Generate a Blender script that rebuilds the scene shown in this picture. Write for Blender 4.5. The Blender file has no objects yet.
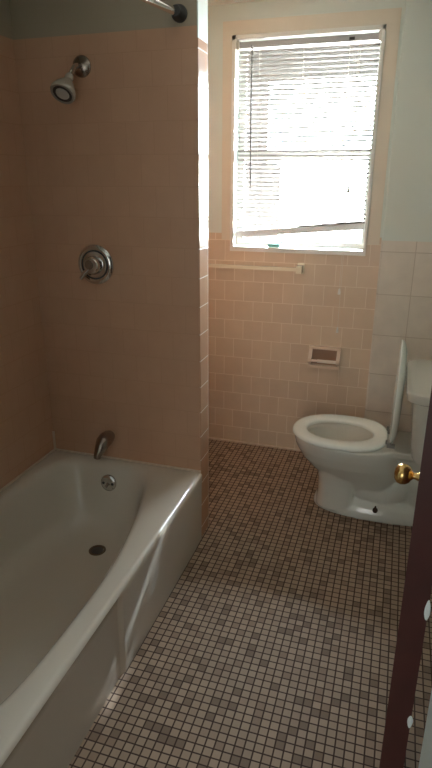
import bpy, bmesh, math, random
from mathutils import Vector, Matrix
C = bpy.context.scene.collection
sc = bpy.context.scene
random.seed(4)

# ------------------------------------------------------------------ camera
PITCH, YAW, ROLL, FPX, CAMZ = 0.342175, -0.304095, 0.0027235, 569.64, 1.5
fwd = Vector((math.sin(YAW)*math.cos(PITCH), math.cos(YAW)*math.cos(PITCH), -math.sin(PITCH)))
rgt = Vector((math.cos(YAW), -math.sin(YAW), 0)); upv = rgt.cross(fwd)
r2 = rgt*math.cos(ROLL)+upv*math.sin(ROLL); u2 = -rgt*math.sin(ROLL)+upv*math.cos(ROLL)
cam = bpy.data.objects.new('camera', bpy.data.cameras.new('camera')); C.objects.link(cam)
M4 = Matrix((r2, u2, -fwd)).transposed().to_4x4(); M4.translation = Vector((0, 0, CAMZ)); cam.matrix_world = M4
cam.data.sensor_fit = 'HORIZONTAL'; cam.data.sensor_width = 36; cam.data.lens = FPX*36/432
cam.data.clip_start = 0.02; sc.camera = cam

# ------------------------------------------------------------------ world, lights, exposure
sc.view_settings.view_transform = 'Standard'; sc.view_settings.look = 'None'
sc.view_settings.gamma = 1; sc.view_settings.use_curve_mapping = False
sc.view_settings.exposure = 1.35
sc.cycles.max_bounces = 10; sc.cycles.diffuse_bounces = 6; sc.cycles.glossy_bounces = 4
sc.cycles.sample_clamp_indirect = 6; sc.cycles.caustics_reflective = False; sc.cycles.caustics_refractive = False
SKY = 110.0
w = bpy.data.worlds.new('World'); sc.world = w; w.use_nodes = True
wn = w.node_tree; wn.nodes.clear()
wo = wn.nodes.new('ShaderNodeOutputWorld'); bg = wn.nodes.new('ShaderNodeBackground')
tc = wn.nodes.new('ShaderNodeTexCoord'); sp = wn.nodes.new('ShaderNodeSeparateXYZ')
mr = wn.nodes.new('ShaderNodeMapRange'); mr.inputs['From Min'].default_value = -0.06; mr.inputs['From Max'].default_value = 0.03
cr = wn.nodes.new('ShaderNodeMix'); cr.data_type = 'RGBA'
cr.inputs[6].default_value = (0.20, 0.20, 0.19, 1); cr.inputs[7].default_value = (0.80, 0.93, 1.0, 1)
wn.links.new(tc.outputs['Generated'], sp.inputs[0]); wn.links.new(sp.outputs['Z'], mr.inputs['Value'])
wn.links.new(mr.outputs[0], cr.inputs[0]); wn.links.new(cr.outputs[2], bg.inputs['Color'])
bg.inputs['Strength'].default_value = SKY; wn.links.new(bg.outputs[0], wo.inputs[0])

def area(name, loc, size, size_y, power, color, direction, portal=False):
    l = bpy.data.lights.new(name, 'AREA'); l.shape = 'RECTANGLE'; l.size = size; l.size_y = size_y
    l.energy = power; l.color = color
    o = bpy.data.objects.new(name, l); C.objects.link(o); o.location = loc
    o.rotation_euler = Vector(direction).to_track_quat('-Z', 'Y').to_euler()
    if portal: l.cycles.is_portal = True
    return o
area('window_daylight_portal', (-.52, 3.24, 1.66), .74, 1.04, 1, (1, 1, 1), (0, -1, 0), portal=True)
area('hall_fill', (-.25, -1.4, 1.35), .9, 1.1, 4.0, (1.0, .95, .90), (-.25, 1, -.1))  # added fill from the unseen hall, brightens the tub and end wall

# added spot lamp, broken up by noise, for the sun glints on the tub apron
gl = bpy.data.lights.new('glint_spot', 'SPOT'); gl.energy = 300; gl.color = (.80, .93, 1.0); gl.shadow_soft_size = .012
gl.spot_size = math.radians(3.9); gl.spot_blend = .6; gl.use_nodes = True
gt = gl.node_tree; ge = gt.nodes['Emission']; gc = gt.nodes.new('ShaderNodeTexCoord'); gn = gt.nodes.new('ShaderNodeTexNoise')
gm = gt.nodes.new('ShaderNodeMapping'); gm.inputs['Scale'].default_value = (62, 48, 1); gm.inputs['Rotation'].default_value = (0, 0, .5)
gr = gt.nodes.new('ShaderNodeMapRange'); gr.inputs['From Min'].default_value = .46; gr.inputs['From Max'].default_value = .62
gt.links.new(gc.outputs['Normal'], gm.inputs[0]); gt.links.new(gm.outputs[0], gn.inputs['Vector']); gn.inputs['Scale'].default_value = 1.0
gt.links.new(gn.outputs['Fac'], gr.inputs['Value']); gt.links.new(gr.outputs[0], ge.inputs['Strength'])
go = bpy.data.objects.new('glint_spot', gl); C.objects.link(go); go.location = (-.23, 3.61, 1.57)
go.rotation_euler = (Vector((-.70, 1.42, .175))-Vector(go.location)).to_track_quat('-Z', 'Y').to_euler()

# ------------------------------------------------------------------ node helpers
def new_mat(name):
    m = bpy.data.materials.new(name); m.use_nodes = True
    return m, m.node_tree, m.node_tree.nodes['Principled BSDF']
def plain(name, col, rough=.5, metal=0, coat=0, spec=None, noise=0.0, nscale=8, bump=0.0, bscale=60):
    m, nt, b = new_mat(name)
    b.inputs['Base Color'].default_value = (*col, 1); b.inputs['Roughness'].default_value = rough
    b.inputs['Metallic'].default_value = metal; b.inputs['Coat Weight'].default_value = coat
    b.inputs['Coat Roughness'].default_value = .08
    if spec is not None: b.inputs['Specular IOR Level'].default_value = spec
    t = nt.nodes.new('ShaderNodeTexCoord')
    if noise:
        n = nt.nodes.new('ShaderNodeTexNoise'); n.inputs['Scale'].default_value = nscale; n.inputs['Detail'].default_value = 4
        nt.links.new(t.outputs['Object'], n.inputs['Vector'])
        mx = nt.nodes.new('ShaderNodeMix'); mx.data_type = 'RGBA'
        mx.inputs[6].default_value = (*[c*(1-noise) for c in col], 1); mx.inputs[7].default_value = (*[min(1, c*(1+noise)) for c in col], 1)
        nt.links.new(n.outputs['Fac'], mx.inputs[0]); nt.links.new(mx.outputs[2], b.inputs['Base Color'])
    if bump:
        n2 = nt.nodes.new('ShaderNodeTexNoise'); n2.inputs['Scale'].default_value = bscale
        nt.links.new(t.outputs['Object'], n2.inputs['Vector'])
        bp = nt.nodes.new('ShaderNodeBump'); bp.inputs['Strength'].default_value = bump; bp.inputs['Distance'].default_value = .002
        nt.links.new(n2.outputs['Fac'], bp.inputs['Height']); nt.links.new(bp.outputs[0], b.inputs['Normal'])
    return m

def tile_mat(name, axes, size, origin, joint, cols, grout, rough, bond=0.0, depth=.0006, top=None, paint=None, mottle=.06, warp=0.0):
    """Tiles laid in metres in world space: axes picks the two coordinates; bond shifts odd rows;
    above height `top` the wall is bare paint."""
    m, nt, b = new_mat(name); N = nt.nodes; L = nt.links
    def math_(op, a, bb=None, c=None):
        n = N.new('ShaderNodeMath'); n.operation = op
        for i, v in enumerate((a, bb, c)):
            if v is None: continue
            if isinstance(v, (int, float)): n.inputs[i].default_value = v
            else: L.new(v, n.inputs[i])
        return n.outputs[0]
    geo = N.new('ShaderNodeNewGeometry'); s = N.new('ShaderNodeSeparateXYZ'); L.new(geo.outputs['Position'], s.inputs[0])
    U = math_('DIVIDE', math_('SUBTRACT', s.outputs[axes[0]], origin[0]), size[0])
    V = math_('DIVIDE', math_('SUBTRACT', s.outputs[axes[1]], origin[1]), size[1])
    row = math_('FLOOR', V)
    if bond:
        par = math_('MODULO', math_('ABSOLUTE', row), 2.0)
        U = math_('ADD', U, math_('MULTIPLY', par, bond))
    col = math_('FLOOR', U)
    fu = math_('SUBTRACT', U, col); fv = math_('SUBTRACT', V, row)
    du = math_('MULTIPLY', math_('MINIMUM', fu, math_('SUBTRACT', 1.0, fu)), size[0])
    dv = math_('MULTIPLY', math_('MINIMUM', fv, math_('SUBTRACT', 1.0, fv)), size[1])
    d = math_('MINIMUM', du, dv)
    mr = N.new('ShaderNodeMapRange'); mr.interpolation_type = 'SMOOTHSTEP'
    mr.inputs['From Min'].default_value = joint*.35; mr.inputs['From Max'].default_value = joint*.75
    L.new(d, mr.inputs['Value'])
    cell = N.new('ShaderNodeCombineXYZ'); L.new(col, cell.inputs[0]); L.new(row, cell.inputs[1])
    wn_ = N.new('ShaderNodeTexWhiteNoise'); wn_.noise_dimensions = '3D'; L.new(cell.outputs[0], wn_.inputs['Vector'])
    ramp = N.new('ShaderNodeValToRGB'); ramp.color_ramp.interpolation = 'CONSTANT'
    els = ramp.color_ramp.elements
    els[0].position = 0; els[0].color = (*cols[0][1], 1); els[1].position = cols[1][0]; els[1].color = (*cols[1][1], 1)
    for p, c in cols[2:]:
        e = els.new(p); e.color = (*c, 1)
    L.new(wn_.outputs['Value'], ramp.inputs[0])
    no = N.new('ShaderNodeTexNoise'); no.inputs['Scale'].default_value = 14; no.inputs['Detail'].default_value = 5
    L.new(geo.outputs['Position'], no.inputs['Vector'])
    hs = N.new('ShaderNodeHueSaturation'); L.new(ramp.outputs[0], hs.inputs['Color'])
    L.new(math_('ADD', math_('MULTIPLY', math_('SUBTRACT', no.outputs['Fac'], .5), mottle*2), 1.0), hs.inputs['Value'])
    mx = N.new('ShaderNodeMix'); mx.data_type = 'RGBA'; mx.inputs[6].default_value = (*grout, 1)
    L.new(mr.outputs[0], mx.inputs[0]); L.new(hs.outputs[0], mx.inputs[7])
    out = mx.outputs[2]; h = mr.outputs[0]
    rg = math_('ADD', math_('MULTIPLY', mr.outputs[0], rough-.8), .8)
    if top is not None:
        isw = math_('GREATER_THAN', s.outputs['Z'], top)
        m2 = N.new('ShaderNodeMix'); m2.data_type = 'RGBA'; m2.inputs[7].default_value = (*paint, 1)
        L.new(isw, m2.inputs[0]); L.new(out, m2.inputs[6]); out = m2.outputs[2]
        rg = math_('MAXIMUM', rg, math_('MULTIPLY', isw, .55))
        h = math_('MAXIMUM', h, isw)
    L.new(out, b.inputs['Base Color']); L.new(rg, b.inputs['Roughness'])
    # slight pillow and lippage so that reflections break at every tile
    sc3 = N.new('ShaderNodeVectorMath'); sc3.operation = 'SCALE'; sc3.inputs['Scale'].default_value = 1.0
    L.new(geo.outputs['Position'], sc3.inputs[0])
    nb = N.new('ShaderNodeTexNoise'); nb.inputs['Scale'].default_value = 9; L.new(sc3.outputs[0], nb.inputs['Vector'])
    hh = math_('ADD', math_('MULTIPLY', h, depth), math_('MULTIPLY', nb.outputs['Fac'], warp))
    bp = N.new('ShaderNodeBump'); bp.inputs['Strength'].default_value = .8; bp.inputs['Distance'].default_value = 1.0
    L.new(hh, bp.inputs['Height']); L.new(bp.outputs[0], b.inputs['Normal'])
    return m

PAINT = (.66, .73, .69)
PINK = [(0, (.53, .31, .20)), (.35, (.535, .314, .203)), (.7, (.525, .306, .197))]  # same kind of tile as the window wall, toned darker for the dim tub end
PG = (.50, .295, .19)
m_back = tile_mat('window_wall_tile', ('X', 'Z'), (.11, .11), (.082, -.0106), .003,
                  [(0, (.685, .555, .43)), (.35, (.70, .57, .442)), (.7, (.67, .54, .418))], (.80, .70, .58), .22, bond=.5, top=1.235, paint=PAINT, warp=.0012)  # window glow put into the colour: lighter than the same tile at the tub
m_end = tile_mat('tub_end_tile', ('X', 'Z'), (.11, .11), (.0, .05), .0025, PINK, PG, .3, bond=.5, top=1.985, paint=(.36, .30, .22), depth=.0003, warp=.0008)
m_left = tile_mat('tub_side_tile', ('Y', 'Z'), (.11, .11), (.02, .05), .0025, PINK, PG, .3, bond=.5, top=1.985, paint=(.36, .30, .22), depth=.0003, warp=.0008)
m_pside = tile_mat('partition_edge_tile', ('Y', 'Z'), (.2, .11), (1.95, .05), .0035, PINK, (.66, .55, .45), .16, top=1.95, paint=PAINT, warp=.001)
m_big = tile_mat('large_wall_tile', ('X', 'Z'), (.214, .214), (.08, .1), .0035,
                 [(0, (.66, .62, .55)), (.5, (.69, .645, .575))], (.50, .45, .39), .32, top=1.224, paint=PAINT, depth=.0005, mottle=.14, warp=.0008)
m_floor = tile_mat('mosaic_floor_tile', ('X', 'Y'), (.027, .027), (-.703, .0), .0038,
                   [(0, (.36, .255, .178)), (.30, (.33, .23, .16)), (.52, (.385, .272, .19)), (.72, (.275, .185, .127)), (.82, (.20, .13, .086)), (.93, (.34, .24, .168))],
                   (.045, .02, .011), .58, depth=.0005, mottle=.12)
m_paint = plain('pale_green_paint', PAINT, .55, bump=.1)
m_ceil = plain('ceiling_paint', (.74, .75, .70), .7)
m_beige = plain('beige_trim_paint', (.70, .65, .55), .45, noise=.05)
m_cream = plain('cream_ceramic', (.86, .81, .66), .25, coat=.4)
m_white = plain('white_gloss_paint', (.78, .78, .74), .35)
m_casing = plain('white_casing_paint', (.80, .88, .90), .4)
m_porc = plain('white_porcelain', (.76, .75, .69), .12, coat=.6)
m_seat = plain('white_seat_plastic', (.88, .92, .88), .22)
m_tub = plain('tub_enamel', (.63, .56, .475), .22, coat=.5, noise=.05, nscale=3)
m_apron = m_tub
m_caulk = plain('caulk', (.62, .50, .40), .6)
m_chrome = plain('chrome', (.60, .57, .54), .09, metal=1)
m_dchrome = plain('aged_chrome', (.36, .30, .26), .24, metal=1)
m_dark = plain('dark_rubber', (.03, .028, .026), .5)
m_brass = plain('brass', (.80, .52, .20), .2, metal=1)
m_wood = plain('mahogany', (.050, .008, .007), .5, noise=.35, nscale=20, coat=.15)
m_rust = plain('rusty_iron', (.05, .022, .01), .8)
m_pinkcer = plain('pink_ceramic', (.80, .65, .53), .12, coat=.5)
m_rail = plain('grey_blind_metal', (.72, .73, .74), .35)
m_head = plain('grey_head_rail', (.42, .43, .44), .35)
m_grey = plain('grey_plastic', (.13, .13, .13), .4)
m_teal = plain('teal_plastic', (.22, .55, .50), .35)
m_cord = plain('blind_cord', (.72, .70, .65), .8)

def slat_material():
    m, nt, b = new_mat('blind_slat')
    b.inputs['Base Color'].default_value = (.33, .305, .285, 1); b.inputs['Roughness'].default_value = .22
    b.inputs['Specular IOR Level'].default_value = .8
    tr = nt.nodes.new('ShaderNodeBsdfTranslucent'); tr.inputs[0].default_value = (.7, .66, .62, 1)
    mx = nt.nodes.new('ShaderNodeMixShader'); mx.inputs[0].default_value = .02
    nt.links.new(b.outputs[0], mx.inputs[1]); nt.links.new(tr.outputs[0], mx.inputs[2])
    nt.links.new(mx.outputs[0], nt.nodes['Material Output'].inputs[0]); return m
m_slat = slat_material()
def glass_material():
    m, nt, b = new_mat('window_glass')
    t = nt.nodes.new('ShaderNodeBsdfTransparent'); g = nt.nodes.new('ShaderNodeBsdfGlossy'); g.inputs['Roughness'].default_value = .02
    f = nt.nodes.new('ShaderNodeFresnel'); f.inputs[0].default_value = 1.45
    mx = nt.nodes.new('ShaderNodeMixShader'); nt.links.new(f.outputs[0], mx.inputs[0])
    nt.links.new(t.outputs[0], mx.inputs[1]); nt.links.new(g.outputs[0], mx.inputs[2])
    nt.links.new(mx.outputs[0], nt.nodes['Material Output'].inputs[0]); return m
m_glass = glass_material()

# ------------------------------------------------------------------ mesh helpers (world coordinates throughout)
def box(bm, x0, x1, y0, y1, z0, z1):
    v = [bm.verts.new(p) for p in ((x0,y0,z0),(x1,y0,z0),(x1,y1,z0),(x0,y1,z0),(x0,y0,z1),(x1,y0,z1),(x1,y1,z1),(x0,y1,z1))]
    for f in ((3,2,1,0),(4,5,6,7),(0,1,5,4),(1,2,6,5),(2,3,7,6),(3,0,4,7)): bm.faces.new([v[i] for i in f])
    return v
def bevel(bm, r, seg=2):
    bmesh.ops.bevel(bm, geom=[e for e in bm.edges if len(e.link_faces) == 2 and e.calc_face_angle(0) > .5], offset=r, segments=seg, profile=.5, affect='EDGES', clamp_overlap=True)
def loft(bm, rings, cap0=True, cap1=True, close=False):
    vr = [[bm.verts.new(p) for p in r] for r in rings]
    n = len(vr[0]); pairs = list(zip(vr, vr[1:])) + ([(vr[-1], vr[0])] if close else [])
    for a, b in pairs:
        for i in range(n): bm.faces.new((a[i], a[(i+1) % n], b[(i+1) % n], b[i]))
    if not close:
        if cap0: bm.faces.new(vr[0][::-1])
        if cap1: bm.faces.new(vr[-1])
def frame_of(d):
    d = Vector(d).normalized(); a = Vector((0,0,1)) if abs(d.z) < .9 else Vector((1,0,0))
    x = d.cross(a).normalized(); return x, d.cross(x)
def tube(bm, pts, rad, n=16):
    pts = [Vector(p) for p in pts]; rings = []
    rad = rad if isinstance(rad, (list, tuple)) else [rad]*len(pts)
    for i, p in enumerate(pts):
        d = (pts[min(i+1, len(pts)-1)]-pts[max(i-1, 0)]).normalized()
        if i == 0: x, y = frame_of(d)
        else:
            x = (x - d*x.dot(d)).normalized(); y = d.cross(x)
        rings.append([p + (x*math.cos(t)+y*math.sin(t))*rad[i] for t in [2*math.pi*k/n for k in range(n)]])
    loft(bm, rings)
def lathe(bm, origin, axis, prof, n=40):
    """prof: list of (distance along the axis, radius)"""
    o = Vector(origin); d = Vector(axis).normalized(); x, y = frame_of(d)
    loft(bm, [[o + d*s + (x*math.cos(2*math.pi*k/n)+y*math.sin(2*math.pi*k/n))*max(r, 1e-4) for k in range(n)] for s, r in prof])
def obj(name, bm, mat, parent=None, smooth=True, kind=None):
    bmesh.ops.recalc_face_normals(bm, faces=bm.faces)
    me = bpy.data.meshes.new(name); bm.to_mesh(me); bm.free()
    o = bpy.data.objects.new(name, me); C.objects.link(o)
    for m in (mat if isinstance(mat, list) else [mat]): me.materials.append(m)
    if smooth:
        for p in me.polygons: p.use_smooth = True
        try: me.set_sharp_from_angle(angle=math.radians(38))
        except Exception: pass
    if parent:
        o.parent = parent; o.matrix_parent_inverse = Matrix.Translation(-Vector(parent.location))
    elif kind: o['kind'] = kind
    return o
def thing(name, label, cat, loc, group=None):
    o = bpy.data.objects.new(name, None); C.objects.link(o); o.location = loc; o.empty_display_size = .05
    o['label'] = label; o['category'] = cat
    if group: o['group'] = group
    return o
def B(name, mat, *b, parent=None, r=0, kind=None):
    bm = bmesh.new()
    for q in b: box(bm, *q)
    if r: bevel(bm, r)
    return obj(name, bm, mat, parent, kind=kind)

# ------------------------------------------------------------------ the room
YW, YP, YP2, XP, XL, XR, H = 3.053, 2.052, 2.157, -.71, -1.425, .40, 2.30
YE0, YE1 = .50, .62           # entry wall with the doorway
JL, JR = -.72, .099
WX0, WX1, WZ0, WZ1 = -.877, -.160, 1.155, 2.165
XN = -1.425
B('floor', m_floor, (XL-.1, XR+.1, YE0, YW+.1, -.06, 0), kind='structure')
B('floor_hall', plain('hall_floorboards', (.30, .2, .12), .5), (-1.6, 1.3, -1.5, YE0, -.06, 0), kind='structure')
B('ceiling', m_ceil, (XL-.1, XR+.1, YE1, YW+.2, H, H+.08), kind='structure')
B('ceiling_hall', m_ceil, (-1.7, 1.4, -1.6, YE1, H, H+.08), kind='structure')
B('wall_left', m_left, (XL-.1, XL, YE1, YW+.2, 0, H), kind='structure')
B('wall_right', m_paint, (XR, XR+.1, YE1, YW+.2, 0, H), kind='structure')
B('wall_entry', m_paint, (-1.7, JL-.02, YE0, YE1, 0, H), (JR+.022, 1.3, YE0, YE1, 0, H), (JL-.02, JR+.022, YE0, YE1, 2.07, H), kind='structure')
B('wall_hall', m_paint, (-1.7, -1.6, -1.5, YE0, 0, H), (1.3, 1.4, -1.5, YE0, 0, H), (-1.7, 1.4, -1.6, -1.5, 0, H), kind='structure')
# window wall with an opening
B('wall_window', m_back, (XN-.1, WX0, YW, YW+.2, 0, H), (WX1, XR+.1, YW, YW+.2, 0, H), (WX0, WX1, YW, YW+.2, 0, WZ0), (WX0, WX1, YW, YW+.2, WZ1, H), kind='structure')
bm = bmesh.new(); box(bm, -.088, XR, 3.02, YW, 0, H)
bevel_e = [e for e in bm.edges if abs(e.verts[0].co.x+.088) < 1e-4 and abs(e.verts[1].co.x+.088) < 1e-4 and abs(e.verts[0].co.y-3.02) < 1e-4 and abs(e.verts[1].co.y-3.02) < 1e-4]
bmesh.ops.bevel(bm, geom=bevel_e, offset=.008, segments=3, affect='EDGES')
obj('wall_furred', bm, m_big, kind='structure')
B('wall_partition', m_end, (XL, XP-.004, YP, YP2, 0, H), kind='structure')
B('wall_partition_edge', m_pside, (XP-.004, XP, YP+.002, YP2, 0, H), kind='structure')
# added house wall and awning, near black, to darken the view behind the slats
B('wall_outside_added', plain('added_wall_dark', (.011, .0095, .009), .9, spec=0, noise=.1), (-9, -1.42, 6, 6.3, -3, 7), (-1.42, -1.27, 6.02, 6.3, -3, 1.66), kind='structure')
B('trim_4', plain('added_awning_dark', (.03, .028, .026), .8, spec=0), (-1.4, .6, YW+.2, 3.92, 2.30, 2.33), (-1.4, .6, 3.90, 3.92, 2.10, 2.33), kind='structure')
# trims
B('trim_1', m_beige, (-.927, WX0-.002, YW-.004, YW, 1.2, 2.227), (WX1+.002, -.098, YW-.004, YW, 1.2, 2.227), (WX0-.002, WX1+.002, YW-.004, YW, WZ1+.002, 2.227), kind='structure')
B('trim_2', m_caulk, (XN, -.088, YW-.012, YW, 0, .008), (XL, XP, YP-.007, YP, .325, .334), (XL, XL+.007, YE1, YP, .325, .334), (XL, XL+.008, YP-.008, YP, .33, .42), r=.002, kind='structure')
# doorway frame (jambs, head and casings, white)
B('door_frame', m_casing, (JR, JR+.022, YE0, YE1, 0, 2.05), (JL-.02, JL, YE0, YE1, 0, 2.05), (JL-.02, JR+.022, YE0, YE1, 2.05, 2.07),
  (JR+.003, JR+.073, YE1, YE1+.016, 0, 2.11), (JL-.076, JL-.006, YE1, YE1+.016, 0, 2.11), (JL-.006, JR+.006, YE1, YE1+.016, 2.056, 2.11), r=.003, kind='structure').name = 'trim_3'

# ------------------------------------------------------------------ window
win = B('window_1', m_white, (WX0, WX0+.017, YW-.012, YW+.03, WZ0, WZ1), (WX1-.014, WX1, YW-.012, YW+.03, WZ0, WZ1),
        (WX0, WX1, YW-.012, YW+.03, WZ1-.018, WZ1), (WX0, WX1, YW-.016, YW+.11, WZ0-.012, WZ0+.012), r=.002, kind='structure')
def sash(x0, x1, y, z0, z1, t, mull):
    b = [(x0, x0+t, y, y+.03, z0, z1), (x1-t, x1, y, y+.03, z0, z1), (x0+t, x1-t, y, y+.03, z0, z0+t*1.1), (x0+t, x1-t, y, y+.03, z1-t, z1)]
    s = B('sash', m_white, *b, parent=win, r=.003)
    bm = bmesh.new(); box(bm, x0+t, x1-t, y+.013, y+.017, z0+t, z1-t)
    g = obj('pane', bm, m_glass, s); g.matrix_parent_inverse = Matrix()
    return s
sash(WX0, WX1, YW+.155, 1.60, WZ1, .030, 0)
sash(WX0, WX1, YW+.12, WZ0, 1.655, .036, 0)

# ------------------------------------------------------------------ blind
bl = thing('window_blind', 'white slat blind in the window, bottom rail tilted up at the right', 'blind', (-.52, YW+.03, 2.15))
BX0, BX1, BY = WX0+.024, WX1-.020, YW+.035
B('head_rail', m_head, (BX0-.004, BX1+.004, BY-.018, BY+.018, 2.112, 2.140), parent=bl, r=.002)
for x in (BX0-.03, BX1-.008):
    B('bracket', plain('bracket_white', (.6, .58, .52), .4), (x, x+.036, BY-.028, BY+.02, 2.105, 2.150), parent=bl, r=.003)
RL, RR = 1.230, 1.288
def rail_z(t): return RL + (RR-RL)*t
bm = bmesh.new()
zs = []; z = 2.098
while z > RL+.012: zs.append(z); z -= .0215
nx = 2; ns = len(zs)
for i, z in enumerate(zs):
    zl = z; zr = max(z, RR + (ns-i)*.0035 + .006)
    pts = []
    tilt = math.radians(24)
    prof = [(-.0125, 0), (-.006, .0012), (0, .0017), (.006, .0012), (.0125, 0)]
    top, bot = [], []
    for (u, h) in prof:
        dy = u*math.cos(tilt) + h*math.sin(tilt)*0; dz = -u*math.sin(tilt) + h
        top.append([(BX0+(BX1-BX0)*t, BY+dy, zl+(zr-zl)*t+dz) for t in (0, .5, 1)])
    vt = [[bm.verts.new(p) for p in r] for r in top]
    vb = [[bm.verts.new((p[0], p[1], p[2]-.0004)) for p in r] for r in top]
    for a in range(4):
        for k in range(2):
            bm.faces.new((vt[a][k], vt[a][k+1], vt[a+1][k+1], vt[a+1][k]))
            bm.faces.new((vb[a][k], vb[a+1][k], vb[a+1][k+1], vb[a][k+1]))
    for k in range(2):
        bm.faces.new((vt[0][k], vb[0][k], vb[0][k+1], vt[0][k+1])); bm.faces.new((vt[4][k+1], vb[4][k+1], vb[4][k], vt[4][k]))
obj('slats', bm, m_slat, bl)
bm = bmesh.new()
v = box(bm, BX0-.002, BX1+.002, BY-.013, BY+.013, -.018, .014)
for q in v: q.co.z += rail_z((q.co.x-BX0)/(BX1-BX0))
bevel(bm, .003); br = obj('bottom_rail', bm, m_rail, bl)
for t in (.16, .48, .80):
    x = BX0+(BX1-BX0)*t; bm = bmesh.new(); tube(bm, [(x, BY-.014, rail_z(t)), (x, BY-.0175, rail_z(t))], .006, 12); obj('cord_button', bm, m_white, br).matrix_parent_inverse = Matrix()
for t in (.16, .48, .80):
    x = BX0+(BX1-BX0)*t
    bm = bmesh.new()
    for s in (-.0135, .0135): tube(bm, [(x, BY+s, 2.112), (x, BY+s, rail_z(t)+.008)], .0008, 6)
    obj('ladder_cord', bm, m_cord, bl)
bm = bmesh.new(); tube(bm, [(-.779, YW-.002, 2.112), (-.778, YW-.004, 1.8), (-.772, YW-.004, 1.462)], .0040, 8)
tube(bm, [(-.779, BY-.018, 2.118), (-.779, YW-.002, 2.118)], .003, 8); obj('tilt_wand', bm, m_grey, bl)
for pts, tz in (([(-.262, YW-.008, 2.115), (-.264, YW-.01, 1.8), (-.268, YW-.01, 1.475)], 1.463),
                ([(-.272, YW-.009, 2.115), (-.272, YW-.012, 1.6), (-.276, YW-.022, 1.15), (-.277, YW-.02, .97)], .956),
                ([(-.267, YW-.009, 2.115), (-.268, YW-.012, 1.6), (-.268, YW-.022, 1.15), (-.271, YW-.02, .765)], .75)):
    bm = bmesh.new(); tube(bm, pts, .0009, 6); c = obj('lift_cord', bm, m_cord, bl)
    p = Vector(pts[-1]); bm = bmesh.new(); lathe(bm, (p.x, p.y, tz+.016), (0, 0, -1), [(0, .002), (.004, .004), (.02, .0065), (.03, .007), (.032, .003)], 14)
    obj('tassel', bm, m_white if tz < 1.4 else m_grey, c).matrix_parent_inverse = Matrix()
bm = bmesh.new(); box(bm, BX1-.14, BX1-.115, BY-.021, BY-.017, 2.118, 2.130); obj('cord_lock', bm, m_dark, bl)

bm = bmesh.new(); box(bm, -.672, -.61, YW+.01, YW+.045, WZ0+.0125, WZ0+.032); bevel(bm, .008, 3)
o = obj('soap_bar', bm, m_teal); o['label'] = 'small teal bar lying on the window sill under the tilted rail'; o['category'] = 'soap'

# ------------------------------------------------------------------ towel bar
tb = thing('towel_bar', 'long cream towel bar fixed to the beige tiled wall under the window', 'towel bar', (-.8, YW, 1.065))
B('bar', m_cream, (-1.13, -.487, YW-.062, YW-.044, 1.056, 1.074), parent=tb, r=.004)
for x in (-1.15, -.487):
    bm = bmesh.new()
    box(bm, x-.019, x+.019, YW-.01, YW-.0005, 1.037, 1.093); bevel(bm, .003)
    box(bm, x-.015, x+.015, YW-.073, YW-.008, 1.046, 1.084); bevel(bm, .004)
    obj('bracket', bm, m_cream, tb)
# ------------------------------------------------------------------ paper holder
ph = thing('paper_holder', 'pink ceramic toilet paper holder on the tiled wall below the window', 'toilet paper holder', (-.33, YW, .59))
x0, x1, z0, z1 = -.415, -.243, .529, .650
YF = YW-.0005
B('frame', m_pinkcer, (x0, x1, YW-.034, YF, z1-.013, z1), (x0, x1, YW-.030, YF, z0, z0+.016), (x0, x0+.013, YW-.022, YF, z0+.01, z1-.005), (x1-.013, x1, YW-.022, YF, z0+.01, z1-.005), parent=ph, r=.003)
B('back_plate', plain('ceramic_back_shade', (.36, .23, .16), .35), (x0+.01, x1-.01, YW-.004, YF, z0+.01, z1-.01), parent=ph)  # same ceramic as the frame, recess shade put into its darker colour
for s_, x in ((1, x0+.001), (-1, x1-.001)):
    bm = bmesh.new(); a = x; b_ = x+.019*s_
    pr = [(YW-.006, z1-.010), (YW-.026, z1-.014), (YW-.044, z0+.070), (YW-.060, z0+.058), (YW-.062, z0+.044), (YW-.052, z0+.032), (YW-.006, z0+.014)]
    loft(bm, [[(min(a, b_), p[0], p[1]) for p in pr], [(max(a, b_), p[0], p[1]) for p in pr]]); bevel(bm, .004)
    obj('arm', bm, m_pinkcer, ph)
bm = bmesh.new(); tube(bm, [(x0+.018, YW-.047, z0+.046), (x0+.05, YW-.047, z0+.046), (x0+.052, YW-.047, z0+.046), (x1-.018, YW-.047, z0+.046)], [.007, .007, .0095, .0095], 20); obj('roller', bm, plain('roller_plastic', (.86, .76, .66), .15), ph)

# ------------------------------------------------------------------ bathtub
tub = thing('bathtub', 'white enamel alcove bathtub along the left tiled wall', 'bathtub', (-1.065, 1.34, 0))
TX0, TX1, TY0, TY1, TH = XL+.001, -.700, YE1+.001, YP-.001, .328
def super_pt(cx, cy, a, b, n, t):
    c, s = math.cos(t), math.sin(t)
    return (cx + a*math.copysign(abs(c)**(2/n), c), cy + b*math.copysign(abs(s)**(2/n), s))
NT = 96
def rect_pt(t, x0, x1, y0, y1, rc):
    # point of a rounded rectangle hit by a ray of superellipse parameter t
    cx, cy, a, b = (x0+x1)/2, (y0+y1)/2, (x1-x0)/2, (y1-y0)/2
    c, s = math.cos(t), math.sin(t); k = 1/max(abs(c), abs(s))
    u, v_ = c*k*a, s*k*b
    du, dv = abs(u)-(a-rc), abs(v_)-(b-rc)
    if du > 0 and dv > 0:
        L_ = math.hypot(du, dv); u = math.copysign(a-rc+du/L_*rc, u); v_ = math.copysign(b-rc+dv/L_*rc, v_)
    return (cx+u, cy+v_)
ts = [2*math.pi*k/NT for k in range(NT)]
rings = []
def apron_inset(y):
    # the near part of the apron is set back a little behind the far panel
    return .009*(1-min(1, max(0, (y-1.262)/.014)))
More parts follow.
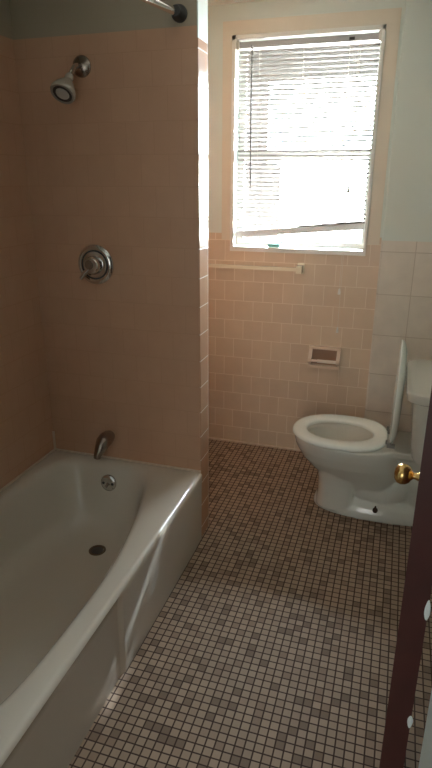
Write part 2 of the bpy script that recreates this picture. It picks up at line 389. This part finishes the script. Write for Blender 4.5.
def outer(z, ins, rc=.012, recess=0.0):
    out = []
    for t in ts:
        x, y = rect_pt(t, TX0+ins*.3, TX1-ins, TY0+ins*.3, TY1-ins*.3, rc)
        if x > TX1-ins-.006: x -= recess*apron_inset(y)
        out.append((x, y, z))
    return out
# extra rows along the apron so the recess step stays crisp
ts = sorted(set(ts + [math.atan2((y-(TY0+TY1)/2)/((TY1-TY0)/2), 1) % (2*math.pi) for y in (1.255, 1.262, 1.266, 1.27, 1.276, 1.283)]))
def inner(z, e, n=5.0, ye=0.0):
    """opening of the basin: straight on the wall side, drawn in at the drain end on the room side; e insets it"""
    out = []
    y0, y1 = TY0+.045+e+ye, TY1-.030-e*1.15
    for t in ts:
        c, s_ = math.cos(t), math.sin(t); k = (abs(c)**n + abs(s_)**n)**(-1/n)
        y = (y0+y1)/2 + (y1-y0)/2*s_*k
        q = min(1, max(0, (y-1.25)/.80)); q = q*q*(3-2*q)
        xl, xr = TX0+.026+e, -.765-.100*q-e*.9
        out.append(((xl+xr)/2 + (xr-xl)/2*c*k, y, z))
    return out
bm = bmesh.new()
rings = [outer(.0, .004, recess=1), outer(.03, .004, recess=1), outer(.27, .002, recess=1), outer(.298, .0, recess=.7), outer(TH-.014, -.0, recess=0),
         outer(TH-.009, .0015), outer(TH-.004, .006), outer(TH-.001, .012), outer(TH, .02),
         inner(TH-.0005, -.006), inner(TH-.002, .003), inner(TH-.007, .012), inner(TH-.016, .020), inner(TH-.03, .026, 4.6),
         inner(.25, .038, 4.4), inner(.18, .054, 4.2), inner(.12, .073, 4), inner(.085, .092, 3.6), inner(.062, .118, 3.2), inner(.052, .15, 3), inner(.048, .20, 2.8), inner(.046, .28, 2.5)]
loft(bm, rings)
obj('shell', bm, m_tub, tub)
bm = bmesh.new(); lathe(bm, (-1.07, 1.765, .0475), (0, 0, 1), [(0, .036), (.0025, .036), (.0035, .032), (.002, .025), (.001, .023)], 32)
dr = obj('drain', bm, m_dchrome, tub)
bm = bmesh.new(); lathe(bm, (-1.07, 1.765, .0485), (0, 0, 1), [(0, .024), (.002, .024), (.003, .012)], 24); obj('strainer', bm, plain('drain_strainer', (.10, .08, .065), .5), dr).matrix_parent_inverse = Matrix()
ovn = Vector((0, -1, .16)).normalized(); ovp = Vector((-1.115, 1.975, .245))
bm = bmesh.new(); lathe(bm, ovp-ovn*.012, ovn, [(0, .038), (.012, .038), (.016, .035), (.019, .026), (.0195, .001)], 36)
of = obj('overflow_plate', bm, m_chrome, tub)
for s in (-1, 1):
    bm = bmesh.new(); lathe(bm, ovp+Vector((s*.022, 0, 0))+ovn*.0055, ovn, [(0, .006), (.003, .006), (.004, .004)], 14); obj('screw', bm, m_dark, of).matrix_parent_inverse = Matrix()
bm = bmesh.new(); tube(bm, [ovp+ovn*.004, ovp+ovn*.03+Vector((0, 0, -.012))], [.006, .005], 12); obj('trip_lever', bm, m_chrome, of).matrix_parent_inverse = Matrix()

# ------------------------------------------------------------------ shower and tub fittings on the end wall
sh = thing('shower', 'chrome shower head on a short arm high on the pink tiled end wall', 'shower head', (-1.150, YP, 1.885))
bm = bmesh.new(); lathe(bm, (-1.150, YP, 1.885), (0, -1, 0), [(0, .036), (.004, .036), (.010, .031), (.016, .018), (.018, .013)], 36); obj('flange', bm, m_dchrome, sh)
bm = bmesh.new(); tube(bm, [(-1.150, YP-.005, 1.885), (-1.150, YP-.035, 1.883), (-1.149, YP-.06, 1.872), (-1.147, YP-.085, 1.850), (-1.146, YP-.1, 1.836)], .0095, 16); obj('arm', bm, m_chrome, sh)
hd = Vector((-.02, -.62, -.72)).normalized(); hp = Vector((-1.146, YP-.095, 1.842))
bm = bmesh.new(); lathe(bm, hp, hd, [(0, .013), (.012, .016), (.02, .014), (.03, .02), (.055, .036), (.072, .043), (.080, .044), (.086, .041), (.086, .034), (.083, .033)], 40)
he = obj('head', bm, plain('shower_plastic', (.48, .44, .39), .22, metal=.4), sh)
bm = bmesh.new(); lathe(bm, hp+hd*.083, hd, [(0, .033), (.002, .033), (.002, .024), (0, .024)], 36); obj('nozzle_ring', bm, m_dark, he).matrix_parent_inverse = Matrix()
bm = bmesh.new(); lathe(bm, hp+hd*.080, hd, [(0, .024), (.005, .023), (.007, .018), (.007, .0005)], 36); obj('spray_face', bm, plain('spray_face', (.42, .39, .35), .35), he).matrix_parent_inverse = Matrix()

va = thing('shower_valve', 'round chrome shower control plate with a lever knob midway up the tiled end wall', 'shower valve', (-1.152, YP, 1.183))
vp = Vector((-1.148, YP, 1.185))
bm = bmesh.new(); lathe(bm, vp, (0, -1, 0), [(0, .078), (.003, .078), (.008, .074), (.011, .066), (.009, .060), (.011, .052), (.013, .03), (.013, .0005)], 48); obj('escutcheon', bm, m_chrome, va)
bm = bmesh.new(); lathe(bm, vp+Vector((0, -.012, 0)), (0, -1, 0), [(0, .036), (.012, .036), (.03, .032), (.034, .028), (.034, .0005)], 36); kn = obj('handle', bm, m_chrome, va)
bm = bmesh.new(); lathe(bm, vp+Vector((0, -.0095, 0)), (0, -1, 0), [(0, .058), (.002, .058), (.002, .052), (0, .052)], 48); obj('dark_groove_ring', bm, m_dark, va)  # added dark ring, darkens the groove of the plate
bm = bmesh.new(); tube(bm, [vp+Vector((0, -.032, -.005)), vp+Vector((-.03, -.040, -.03)), vp+Vector((-.048, -.042, -.052))], [.013, .010, .008], 14)
obj('lever', bm, m_chrome, kn).matrix_parent_inverse = Matrix()
bm = bmesh.new(); lathe(bm, vp+Vector((-.005, -.045, .004)), (0, -1, 0), [(0, .018), (.004, .017), (.005, .0005)], 24); obj('cap', bm, m_dchrome, kn).matrix_parent_inverse = Matrix()

bm = bmesh.new(); s0 = Vector((-1.134, YP-.001, .440))
tube(bm, [s0, s0+Vector((0, -.015, 0)), s0+Vector((0, -.04, -.001)), s0+Vector((0, -.065, -.006)), s0+Vector((0, -.085, -.018)), s0+Vector((-.004, -.098, -.035)), s0+Vector((-.008, -.106, -.050)), s0+Vector((-.010, -.108, -.062))],
     [.024, .029, .0325, .0315, .027, .021, .0165, .0150], 28)
o = obj('tub_spout', bm, m_dchrome); o['label'] = 'stubby chrome tub spout curving down from the end wall over the tub'; o['category'] = 'faucet'

rd = thing('shower_rod', 'chrome shower curtain rod above the tub, ending in a black rubber foot', 'shower rod', (-.775, YP, 2.02))
q0 = Vector((-.772, YP, 2.021)); q1 = Vector((-.985, YE1, 2.0)); dd = (q1-q0).normalized()
bm = bmesh.new(); tube(bm, [q0+dd*.02, q1-dd*.01], .0125, 20); obj('rod', bm, plain('bright_chrome', (.8, .8, .8), .12, metal=1), rd)
for p, d in ((q0, (0, -1, 0)), (q1, (0, 1, 0))):
    bm = bmesh.new(); lathe(bm, p, d, [(0, .026), (.012, .0265), (.022, .024), (.03, .018), (.045, .0165), (.046, .013)], 28); obj('rubber_foot', bm, m_dark, rd)

# ------------------------------------------------------------------ toilet
TCY = 2.53
to = thing('toilet', 'white toilet with seat down and lid raised, standing on the mosaic floor', 'toilet', (.0, TCY, 0))
def egg(z, xf, xb, hw, n=2.2, nb=2.6, N=64, cxr=.5):
    cx = xf+(xb-xf)*cxr; out = []
    for k in range(N):
        t = 2*math.pi*k/N; c, s = math.cos(t), math.sin(t)
        nn = n if c < 0 else nb
        a = (cx-xf) if c < 0 else (xb-cx)
        out.append((cx + a*math.copysign(abs(c)**(2/nn), c), TCY + hw*math.copysign(abs(s)**(2/nn), s), z))
    return out
bm = bmesh.new()
# bowl with its cavity
loft(bm, [egg(.13, -.20, .10, .085), egg(.17, -.24, .12, .105), egg(.215, -.292, .13, .132), egg(.265, -.337, .13, .160), egg(.315, -.366, .13, .178), egg(.345, -.376, .13, .183), egg(.368, -.376, .12, .183), egg(.372, -.368, .11, .176),
          egg(.372, -.335, .03, .138), egg(.366, -.322, .015, .125), egg(.34, -.325, .01, .128), egg(.29, -.30, .0, .115), egg(.24, -.24, -.02, .085), egg(.20, -.18, -.05, .05), egg(.19, -.14, -.07, .02)])
# front column and foot
loft(bm, [egg(.0, -.266, .30, .120, 2.3, 3), egg(.015, -.268, .30, .122, 2.3, 3), egg(.035, -.264, .30, .118, 2.3, 3), egg(.06, -.255, .295, .106, 2.3, 3), egg(.085, -.245, .29, .08, 2.3, 3)])
loft(bm, [egg(.02, -.256, -.070, .112, 2.5, 6), egg(.08, -.250, -.072, .110, 2.5, 6), egg(.15, -.250, -.072, .110, 2.5, 6), egg(.20, -.256, -.060, .118, 2.5, 5), egg(.25, -.28, -.03, .13, 2.4, 4)])
# trap way, rear web and tank deck
loft(bm, [egg(.02, -.10, .27, .07, 3, 3), egg(.15, -.10, .24, .062, 3, 3), egg(.24, -.10, .22, .07, 3, 3), egg(.32, -.05, .30, .10, 3, 4), egg(.345, -.02, .345, .125, 3, 6), egg(.372, -.02, .35, .13, 3, 6)])
tube(bm, [(-.06, TCY, .20), (-.02, TCY, .13), (.05, TCY, .10), (.12, TCY, .15), (.16, TCY, .22), (.21, TCY, .17), (.23, TCY, .05)], [.09, .092, .09, .088, .085, .08, .075], 24)
bw = obj('bowl', bm, m_porc, to)
md = bw.modifiers.new('weld', 'REMESH'); md.mode = 'VOXEL'; md.voxel_size = .0045; md.use_smooth_shade = True
ms = bw.modifiers.new('soft', 'SMOOTH'); ms.factor = .7; ms.iterations = 6
bm = bmesh.new(); loft(bm, [egg(.245, -.235, -.025, .083), egg(.246, -.2, -.05, .06), egg(.246, -.14, -.1, .01)]); obj('bowl_water', bm, plain('bowl_water', (.35, .33, .26), .05), to)
# seat ring
SO = (-.388, .052, .192); SI = (-.318, -.012, .118)
bm = bmesh.new()
def so(z, e): return egg(z, SO[0]+e, SO[1]-e, SO[2]-e, 2.15, 2.8, cxr=.52)
def si(z, e): return egg(z, SI[0]-e, SI[1]+e, SI[2]+e, 2.1, 2.1, cxr=.5)
loft(bm, [so(.376, .003), so(.381, .0), so(.388, .001), so(.394, .007), so(.397, .018), si(.396, .012), si(.391, .003), si(.384, .0), si(.376, .002)], close=True)
obj('seat', bm, m_seat, to)
# raised lid, leaning back a little towards the tank
LB = Vector((.060, TCY, .395)); ang = math.radians(.6); LL = .452
bm = bmesh.new(); rings = []
ld = Vector((math.sin(ang), 0, math.cos(ang))); ln = Vector((math.cos(ang), 0, -math.sin(ang)))
def lidring(depth, e):
    out = []
    for k in range(64):
        t = 2*math.pi*k/64; c, s = math.cos(t), math.sin(t)
        nn = 2.15 if c > 0 else 3.2
        u = LL*.47 + (LL*.53-e if c > 0 else LL*.47-e)*math.copysign(abs(c)**(2/nn), c)
        v_ = (.188-e)*math.copysign(abs(s)**(2/nn), s)
        out.append(LB + ld*u + Vector((0, v_, 0)) + ln*depth)
    return out
loft(bm, [lidring(.006, .03), lidring(.0, .006), lidring(.0, .001), lidring(.006, .0), lidring(.012, .004), lidring(.020, .014), lidring(.028, .045), lidring(.032, .10)])
obj('lid', bm, m_seat, to)
for y in (TCY-.078, TCY+.078):
    bm = bmesh.new(); box(bm, .050, .085, y-.011, y+.011, .372, .386); bevel(bm, .004)
    tube(bm, [(.062, y-.016, .396), (.062, y+.016, .396)], .007, 14); tube(bm, [(.048, y, .385), (.048, y, .405)], .005, 10)
    obj('hinge', bm, plain('hinge_plastic', (.30, .30, .28), .4), to)
# tank and its lid
def rrect(z, x0, x1, hw, rf, rb, N=16, bow=0.0, cy=TCY):
    out = []; cs = [((x1-rb), cy+hw-rb, 0, rb), ((x0+rf), cy+hw-rf, 90, rf), ((x0+rf), cy-hw+rf, 180, rf), ((x1-rb), cy-hw+rb, 270, rb)]
    for cx, cyy, a0, r in cs:
        for k in range(N+1):
            a = math.radians(a0+90*k/N); out.append([cx+r*math.cos(a), cyy+r*math.sin(a), z])
    for p in out:
        if p[0] < (x0+x1)/2: p[0] -= bow*(1-((p[1]-cy)/hw)**2)
    return [tuple(p) for p in out]
XT = .355
bm = bmesh.new(); loft(bm, [rrect(.372, .165, XT, .215, .035, .02), rrect(.39, .155, XT, .225, .04, .02), rrect(.45, .148, XT, .232, .045, .02, bow=.006), rrect(.650, .136, XT, .248, .05, .02, bow=.012), rrect(.663, .138, XT, .246, .05, .02, bow=.012)])
obj('tank', bm, m_porc, to)
bm = bmesh.new(); loft(bm, [rrect(.654, .120, XT+.008, .262, .06, .02, bow=.014), rrect(.658, .114, XT+.012, .268, .065, .025, bow=.016), rrect(.686, .109, XT+.014, .272, .07, .025, bow=.018), rrect(.695, .113, XT+.012, .268, .068, .025, bow=.018), rrect(.699, .125, XT+.002, .256, .06, .02, bow=.016)])
obj('tank_lid', bm, m_porc, to)
bm = bmesh.new(); lathe(bm, (.031, TCY-.103, .048), (0, -.35, 1), [(0, .012), (.008, .013), (.014, .011), (.02, .005), (.034, .004), (.035, .0005)], 12); obj('floor_bolt', bm, m_rust, to)

to.location.x -= .012

# ------------------------------------------------------------------ door leaf, standing open
S = .098; T = .0345
def leaf(y, side): return .0535 + S*(y-.68) + (T if side else 0)
dr = thing('door', 'dark mahogany door standing open at the right, seen on its hinge edge', 'door', (.07, .68, 0))
bm = bmesh.new(); vs = []
for z in (.012, 2.035):
    for (y, sd) in ((.68, 0), (.68, 1), (1.275, 1), (1.275, 0)): vs.append(bm.verts.new((leaf(y, sd), y, z)))
for f in ((3,2,1,0),(4,5,6,7),(0,1,5,4),(1,2,6,5),(2,3,7,6),(3,0,4,7)): bm.faces.new([vs[i] for i in f])
bevel(bm, .003, 2); obj('door_leaf', bm, m_wood, dr)
nl = Vector((-1, S, 0)).normalized()
for side in (0, 1):
    n = nl if side == 0 else -nl
    k0 = Vector((leaf(1.21, side), 1.21, .880))
    bm = bmesh.new(); lathe(bm, k0, n, [(0, .028), (.003, .028), (.007, .020), (.010, .010), (.018, .0075), (.022, .0075), (.026, .011), (.030, .018), (.038, .0225), (.047, .0238), (.056, .021), (.062, .013), (.064, .0005)], 32)
    obj('knob', bm, m_brass, dr)
for z, h in ((.955, .020), (.752, .014)):
    bm = bmesh.new(); bmesh.ops.create_icosphere(bm, subdivisions=3, radius=1)
    for q in bm.verts:
        q.co.x *= .0036*(1+.15*math.sin(q.co.z*2.5+z*9)); q.co.y *= .0025; q.co.z *= h*.85
        q.co += Vector((.0885-.0015, .6793, z))
    o = obj('paint_chip', bm, m_casing, dr); o['label'] = 'white paint chip on the edge'
# hinges joining leaf and jamb
for z in (.25, 1.82):
    bm = bmesh.new(); tube(bm, [(.093, .672, z-.045), (.093, .672, z+.045)], .0055, 12)
    box(bm, .090, JR+.001, .6215, .672, z-.044, z+.044) if False else None
    obj('hinge', bm, m_dchrome, dr)
